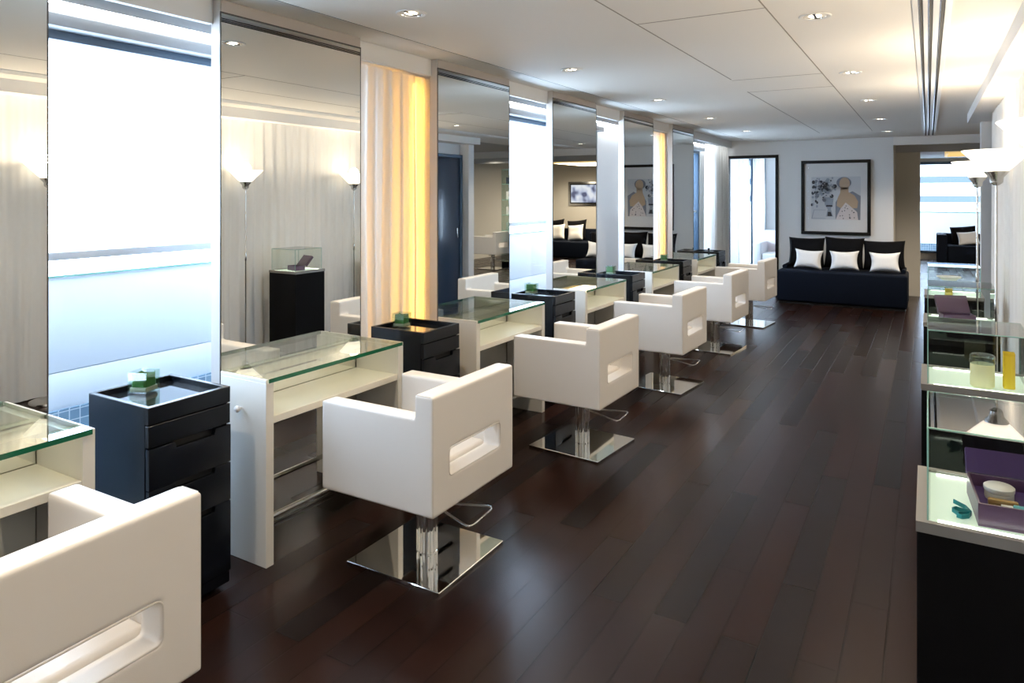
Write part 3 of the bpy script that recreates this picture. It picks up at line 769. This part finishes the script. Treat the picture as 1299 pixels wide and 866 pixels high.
# ------------------------------------------------------------------ cushions and sofas
def pillow_mesh(w, h, th, pinch=.06, n=18, seed=0):
    r = random.Random(seed); a, b_ = r.uniform(-1, 1), r.uniform(-1, 1)
    bm = bmesh.new(); G = {}
    for s in (1, -1):
        for i in range(n + 1):
            for j in range(n + 1):
                u, v = 2 * i / n - 1, 2 * j / n - 1
                edge = i in (0, n) or j in (0, n)
                if s < 0 and edge: G[(s, i, j)] = G[(1, i, j)]; continue
                x = u * w / 2 * (1 - pinch * (1 - v * v) ) ; z = v * h / 2 * (1 - pinch * (1 - u * u))
                t = th / 2 * ((1 - u ** 4) * (1 - v ** 4)) ** .55 * (1 + .06 * a * math.sin(5*u + b_*3) + .05 * b_ * math.sin(6*v + a))
                G[(s, i, j)] = bm.verts.new((x, -s * t, z + h / 2))
    for s in (1, -1):
        for i in range(n):
            for j in range(n):
                q = [G[(s, i, j)], G[(s, i+1, j)], G[(s, i+1, j+1)], G[(s, i, j+1)]]
                bm.faces.new(q if s > 0 else q[::-1])
    me = bpy.data.meshes.new('cushion'); bm.to_mesh(me); bm.free(); return me
def pillow(name, label, loc, w, h, th, m, rz=0, lean=-.2, roll=0, pinch=.06, seed=0, group=None):
    me = pillow_mesh(w, h, th, pinch, seed=seed); o = finish(name, me, m, None, None); me.shade_smooth()
    o.location = loc; o.rotation_euler = (lean, roll, rz)
    return tag(o, label, 'cushion', group)

sf = thing('sofa', 'low armless black sofa against the back wall under the picture', 'sofa', (-1.05, 10.62, 0))
bm = bmesh.new(); add_box(bm, -.82, .82, 0, .80, .03, .475, .035, 4); bm_obj('seat', bm, navyfab, sf)
boxes('plinth', [(-.79, .79, .03, .77, .001, .03)], notch, sf)
bm = bmesh.new(); add_tube(bm, [(-.765, .30, .50), (-.765, .78, .50)], .030, 14); add_tube(bm, [(.765, .30, .50), (.765, .78, .50)], .030, 14); bm_obj('bolster', bm, navyfab, sf)
for i, (x, w, h, rl) in enumerate(((-1.545, .50, .44, .0), (-1.045, .52, .455, .02), (-.525, .53, .425, -.02))):
    pillow('back_cushion', ['large black cushion at the left end of the black sofa', 'large black cushion in the middle of the black sofa', 'large black cushion at the right end of the black sofa'][i],
           (x, 11.10, .490), w, h, .15, blackfab, 0, -.22, rl, .075, i, 'large black sofa cushions')
for i, (x, rl) in enumerate(((-1.49, .05), (-1.01, -.03), (-.505, -.03))):
    pillow('scatter_cushion', ['small white cushion at the left of the black sofa', 'small white cushion in the middle of the black sofa', 'small white cushion at the right of the black sofa'][i],
           (x, 10.86, .487), .385, .285, .11, whitefab, 0, -.30, rl, .16, 10 + i, 'small white sofa cushions')

# lounge sofas, seen directly (right edge) and in the fourth mirror
s2 = thing('sofa', 'dark square sofa in front of the far lounge window', 'sofa', (1.04, 18.3, 0))
boxes('seat', [(-.665, .615, .0, .80, .04, .42)], navyfab, s2, .03, 3); boxes('plinth', [(-.84, .77, .03, .9, .001, .041)], notch, s2); boxes('backrest', [(-.87, .80, .80, .98, .04, .66)], navyfab, s2, .03, 3)
boxes('armrest', [(-.87, -.67, .0, .795, .04, .66)], navyfab, s2, .03, 3); boxes('armrest', [(.62, .80, .0, .795, .04, .66)], navyfab, s2, .03, 3)
pillow('scatter_cushion', 'black cushion on the far lounge sofa', (.72, 18.95, .428), .5, .42, .13, blackfab, 0, -.3, -.1, .05, 31)
pillow('scatter_cushion', 'cream cushion on the far lounge sofa', (.80, 18.70, .428), .42, .32, .12, whitefab, 0, -.4, -.12, .10, 32)
s3 = thing('sofa', 'dark navy sofa below the television, seen only in a mirror', 'sofa', (2.55, 15.2, 0))
boxes('seat', [(-.95, .95, .0, .75, .04, .42)], navyfab, s3, .03, 3); boxes('backrest', [(-1.15, 1.15, .76, .95, .04, .70)], navyfab, s3, .03, 3); boxes('plinth', [(-1.1, 1.1, .03, .9, .001, .041)], notch, s3)
boxes('armrest', [(.955, 1.15, .0, .755, .04, .66)], navyfab, s3, .03, 3); boxes('armrest', [(-1.15, -.955, .0, .755, .04, .66)], navyfab, s3, .03, 3)
for i, (x, m_, s_, yy) in enumerate(((2.22, blackfab, .54, 15.82), (2.84, blackfab, .54, 15.82), (2.12, whitefab, .42, 15.55), (2.62, whitefab, .42, 15.55))):
    pillow('scatter_cushion', ['black cushion on the mirror-seen sofa, farther from its arm', 'black cushion on the mirror-seen sofa, nearer its middle', 'white cushion at the end of the mirror-seen sofa', 'white cushion in the middle of the mirror-seen sofa'][i],
           (x, yy, .43), s_, s_ * .95, .13, m_, 0, -.3, .1, .08, 40 + i)
tv = thing('television', 'wall-mounted television showing a pale picture, seen in the fourth mirror', 'television', (2.80, 17.60, 1.25))
boxes('surround', [(-.50, .50, -.03, -.001, 0, .66)], steel, tv, .004); boxes('bezel', [(-.43, .43, -.05, -.031, .06, .60)], tv_black, tv, .003); box('screen', (-.40, .40, -.053, -.0505, .09, .57), screen, tv)
# glass shelves with cartons, seen in the third mirror
sh = thing('glass_shelves', 'tall glass shelving of cartons in the lounge, seen only in a mirror', 'shelving', (2.15, 12.95, 0))
boxes('upright', [(-.40, -.39, -.15, .15, .001, 2.10)], shelf_glass, sh); boxes('upright', [(.39, .40, -.15, .15, .001, 2.10)], shelf_glass, sh)
boxes('base', [(-.388, .388, -.15, .15, .001, .12)], blackwood, sh)
for z in (.45, .78, 1.11, 1.44, 1.77, 2.08): boxes('shelf', [(-.388, .388, -.15, .15, z, z + .012)], case_edge, sh)
car = None
lv = ['bottom', 'second', 'third', 'fourth', 'top']
for q, z in enumerate((.45, .78, 1.11, 1.44, 1.77)):
    for k in range(5):
        lab = 'small carton on the %s level of the glass shelving' % lv[q]
        o = boxes('carton', [(-.05, .05, -.04, .04, 0, .17 if q < 4 else .14)], (prod_green, prod_green, prod_white, prod_white, prod_blue)[q], None, .003)
        o.location = (2.15 - .28 + .14 * k, 12.92, z + .0125); tag(o, lab, 'carton', 'cartons on the %s glass shelf' % lv[q])
# gold coffer light in the lounge
gc = thing('ceiling_light', 'gold rectangular ceiling light over the far lounge', 'ceiling light', (1.3, 15.2, 2.28))
boxes('tray', [(-1.02, 1.02, -.7, -.66, .0, .138), (-1.02, 1.02, .66, .7, .0, .138), (-1.02, -.98, -.66, .66, 0, .138), (.98, 1.02, -.66, .66, 0, .138)], gold_coffer, gc); box('diffuser', (-.97, .97, -.65, .65, .10, .135), gold_coffer, gc)
# white armchair with red cushion seen through the doorway
ac = thing('armchair', 'white armchair seen through the dark framed doorway', 'armchair', (-2.30, 13.6, 0))
boxes('seat', [(-.36, .36, 0, .62, .05, .46)], whitefab, ac, .03, 3); boxes('armrest', [(-.52, -.365, -.02, .62, .05, .66)], whitefab, ac, .03, 3); boxes('armrest', [(.365, .52, -.02, .62, .05, .66)], whitefab, ac, .03, 3)
boxes('backrest', [(-.52, .52, .625, .78, .05, .86)], whitefab, ac, .03, 3)
for x_ in (-.46, .46):
    for y_ in (.05, .70): lathe('leg', [(.02, .0005), (.024, .052)], steel, ac, (x_, y_, 0), 14)
pillow('scatter_cushion', 'red cushion on the white armchair through the doorway', (-2.30, 14.02, .465), .38, .36, .12, redfab, 0, -.25, 0, .06, 55)

# ------------------------------------------------------------------ framed picture
pc = thing('framed_picture', 'black framed print of a vase of flowers and a seated figure above the sofa', 'picture', (-1.185, YB - .001, .955))
W, Hh = .945, 1.11
boxes('frame', [(-W/2, W/2, -.035, 0, 0, .045), (-W/2, W/2, -.035, 0, Hh - .045, Hh), (-W/2, -W/2 + .045, -.035, 0, .045, Hh - .045), (W/2 - .045, W/2, -.035, 0, .045, Hh - .045)], frame_black, pc, .002)
mb = box('mount_board', (-W/2 + .046, W/2 - .046, -.014, -.001, .046, Hh - .046), paper, pc)
def shape(name, pts, m, layer, parent):
    # pts in 0..1 picture coordinates (u right, v up) of the inner print
    x0, x1, z0, z1 = -.33, .34, .225, .865
    lp = [(x0 + (x1 - x0) * u, z0 + (z1 - z0) * v) for u, v in pts]
    return plate_mesh([lp], .0006, 0, 'XZ', -.0146 - layer * .0007)
def circ(cx, cy, rx, ry=None, n=20, a0=0, a1=2*PI): 
    ry = ry or rx
    return [(cx + rx * math.cos(a0 + (a1 - a0) * k / n), cy + ry * math.sin(a0 + (a1 - a0) * k / n)) for k in range(n)]
ink = {'pale': mat('print_pale', (.58, .60, .63), .6), 'grey': mat('print_grey', (.20, .22, .27), .6), 'tan': mat('print_tan', (.46, .33, .22), .6),
       'mid': mat('print_mid', (.33, .37, .44), .6), 'dark': mat('print_dark', (.035, .04, .055), .6), 'rose': mat('print_rose', (.66, .60, .60), .6), 'line': mat('print_line', (.42, .33, .24), .6)}
def art(items):
    groups = {}
    for pts, c, ly in items: groups.setdefault((c), []).append((pts, ly))
    for c, L_ in groups.items():
        bm = bmesh.new()
        for pts, ly in L_:
            me = shape('x', pts, ink[c], ly, None); bm.from_mesh(me); bpy.data.meshes.remove(me)
        bm_obj('print', bm, ink[c], mb, None)
it = [([(0, 0), (1, 0), (1, 1), (0, 1)], 'pale', 0)]
it += [([(.50, .0), (.99, .0), (1.0, .55), (.84, .66), (.76, .62), (.60, .62), (.50, .40)], 'grey', 1), (circ(.665, .86, .15, .13), 'grey', 1)]
it += [([(.52, .32), (.60, .27), (.93, .27), (.95, .42), (.88, .56), (.76, .64), (.76, .75), (.60, .75), (.59, .62), (.54, .50)], 'tan', 2), (circ(.68, .84, .105, .14), 'tan', 2)]
it += [([(.50, 0), (.95, 0), (.93, .18), (.84, .27), (.77, .34), (.70, .40), (.66, .34), (.60, .26), (.54, .12)], 'rose', 3)]
r_ = random.Random(3)
for k in range(22):
    x, y = r_.uniform(.54, .92), r_.uniform(.02, .34)
    if y < .36 - abs(x - .70) * 1.0: it.append((circ(x, y, .011, .014, 6), 'dark', 4))
it += [([(.30, .07), (.45, .07), (.43, .15), (.40, .25), (.44, .34), (.46, .52), (.26, .52), (.28, .34), (.34, .24), (.32, .15)], 'mid', 2)]
it += [([(.33, .08), (.43, .08), (.40, .18), (.34, .18)], 'dark', 3), ([(.30, .30), (.44, .30), (.43, .34), (.31, .34)], 'dark', 3)]
it += [([(.0, .02), (.30, .02), (.30, .03), (.02, .03), (.06, .22), (.30, .22), (.30, .23), (.05, .23)], 'mid', 1)]
for k in range(170):
    x = r_.gauss(.26, .13); y = r_.gauss(.73, .14)
    if not (.02 < x < .50 and .40 < y < .97): continue
    s = r_.uniform(.014, .040); it.append((circ(x, y, s, s * r_.uniform(.8, 1.3), 9, r_.uniform(0, 1), r_.uniform(0, 1) + 2*PI), r_.choice(['dark', 'mid', 'grey', 'mid', 'dark', 'pale']), 3 + k % 5))
for k in range(12):
    x = r_.uniform(.01, .2); y = r_.uniform(.30, .95); it.append((circ(x, y, .022, .035, 7), r_.choice(['dark', 'mid', 'grey']), 3))
it += [(circ(.665, .84, .012, .006, 8), 'line', 5), (circ(.715, .85, .012, .006, 8), 'line', 5), (circ(.69, .78, .022, .006, 8), 'line', 5), ([(.685, .84), (.693, .84), (.70, .80), (.685, .80)], 'line', 5)]
art(it)
gm = box('glazing', (-W/2 + .046, W/2 - .046, -.0245, -.0225, .046, Hh - .046), glassy('picture_glass', (.99, .99, .99), .01), pc)

# baseboards
struct(box('baseboard_back', (DX1 + .002, -.427, YB - .012, YB, .0, .07), white_paint))

# ------------------------------------------------------------------ lights
def light(kind, name, loc, energy, col, size=.1, rot=(0, 0, 0), **k):
    l = bpy.data.lights.new(name, kind); l.energy = energy; l.color = col
    if kind in ('POINT', 'SPOT'): l.shadow_soft_size = size
    if kind == 'AREA': l.size = size
    for a, v in k.items(): setattr(l, a, v)
    o = bpy.data.objects.new(name, l); COL.objects.link(o); o.location = loc; o.rotation_euler = rot
    return o
WARM = (1, .84, .64)
for xx, ys in ((-2.03, (-.9, .80, 2.52, 4.20, 5.93, 7.63, 9.38)), (-.45, (.1, 1.80, 3.52, 5.26, 6.88, 8.65, 10.37))):
    for yy in ys: light('SPOT', 'downlight_beam', (xx, yy, ZC - .012), 56, WARM, .03, spot_size=math.radians(125), spot_blend=.9)
for x, y in LPOS[:4]: light('POINT', 'torch_lamp_bulb', (x, y, 1.80), 21, (1, .84, .64), .05)
light('AREA', 'lounge_ceiling_lamp', (1.3, 15.2, 2.27), 110, (1, .82, .6), 1.6)
for p_ in ((2.4, 10.2, 2.30), (2.4, 12.0, 2.34), (.6, 10.2, 2.3), (2.8, 16.6, 2.34), (1.0, 13.4, 2.36)): light('SPOT', 'lounge_fill_spot', p_, 90, (1, .9, .76), .05, spot_size=math.radians(150), spot_blend=.9)  # added fill spots with no fixtures, brightening the lounge and return wall

w = bpy.data.worlds.new('sky'); SC.world = w; w.use_nodes = True
bg = w.node_tree.nodes['Background']; bg.inputs[0].default_value = (.64, .79, 1, 1); bg.inputs[1].default_value = 13

# ------------------------------------------------------------------ camera
f = 889.5; th = math.atan(527.5 / f)
cam = bpy.data.cameras.new('camera'); co = bpy.data.objects.new('camera', cam); COL.objects.link(co); SC.camera = co
cam.sensor_fit = 'HORIZONTAL'; cam.sensor_width = 36; cam.lens = 36 * f / 1299; cam.shift_y = -(433 - 247) / 1299; cam.clip_start = .05
co.location = (0, 0, 1.55); co.rotation_euler = (PI/2, 0, th)
vs = SC.view_settings; vs.view_transform = 'Standard'; vs.look = 'None'; vs.gamma = 1; vs.exposure = .30; vs.use_curve_mapping = False
SC.cycles.max_bounces = 10; SC.cycles.glossy_bounces = 6; SC.cycles.transparent_max_bounces = 16; SC.cycles.diffuse_bounces = 5
SC.cycles.caustics_reflective = False; SC.cycles.caustics_refractive = False; SC.cycles.sample_clamp_indirect = 4
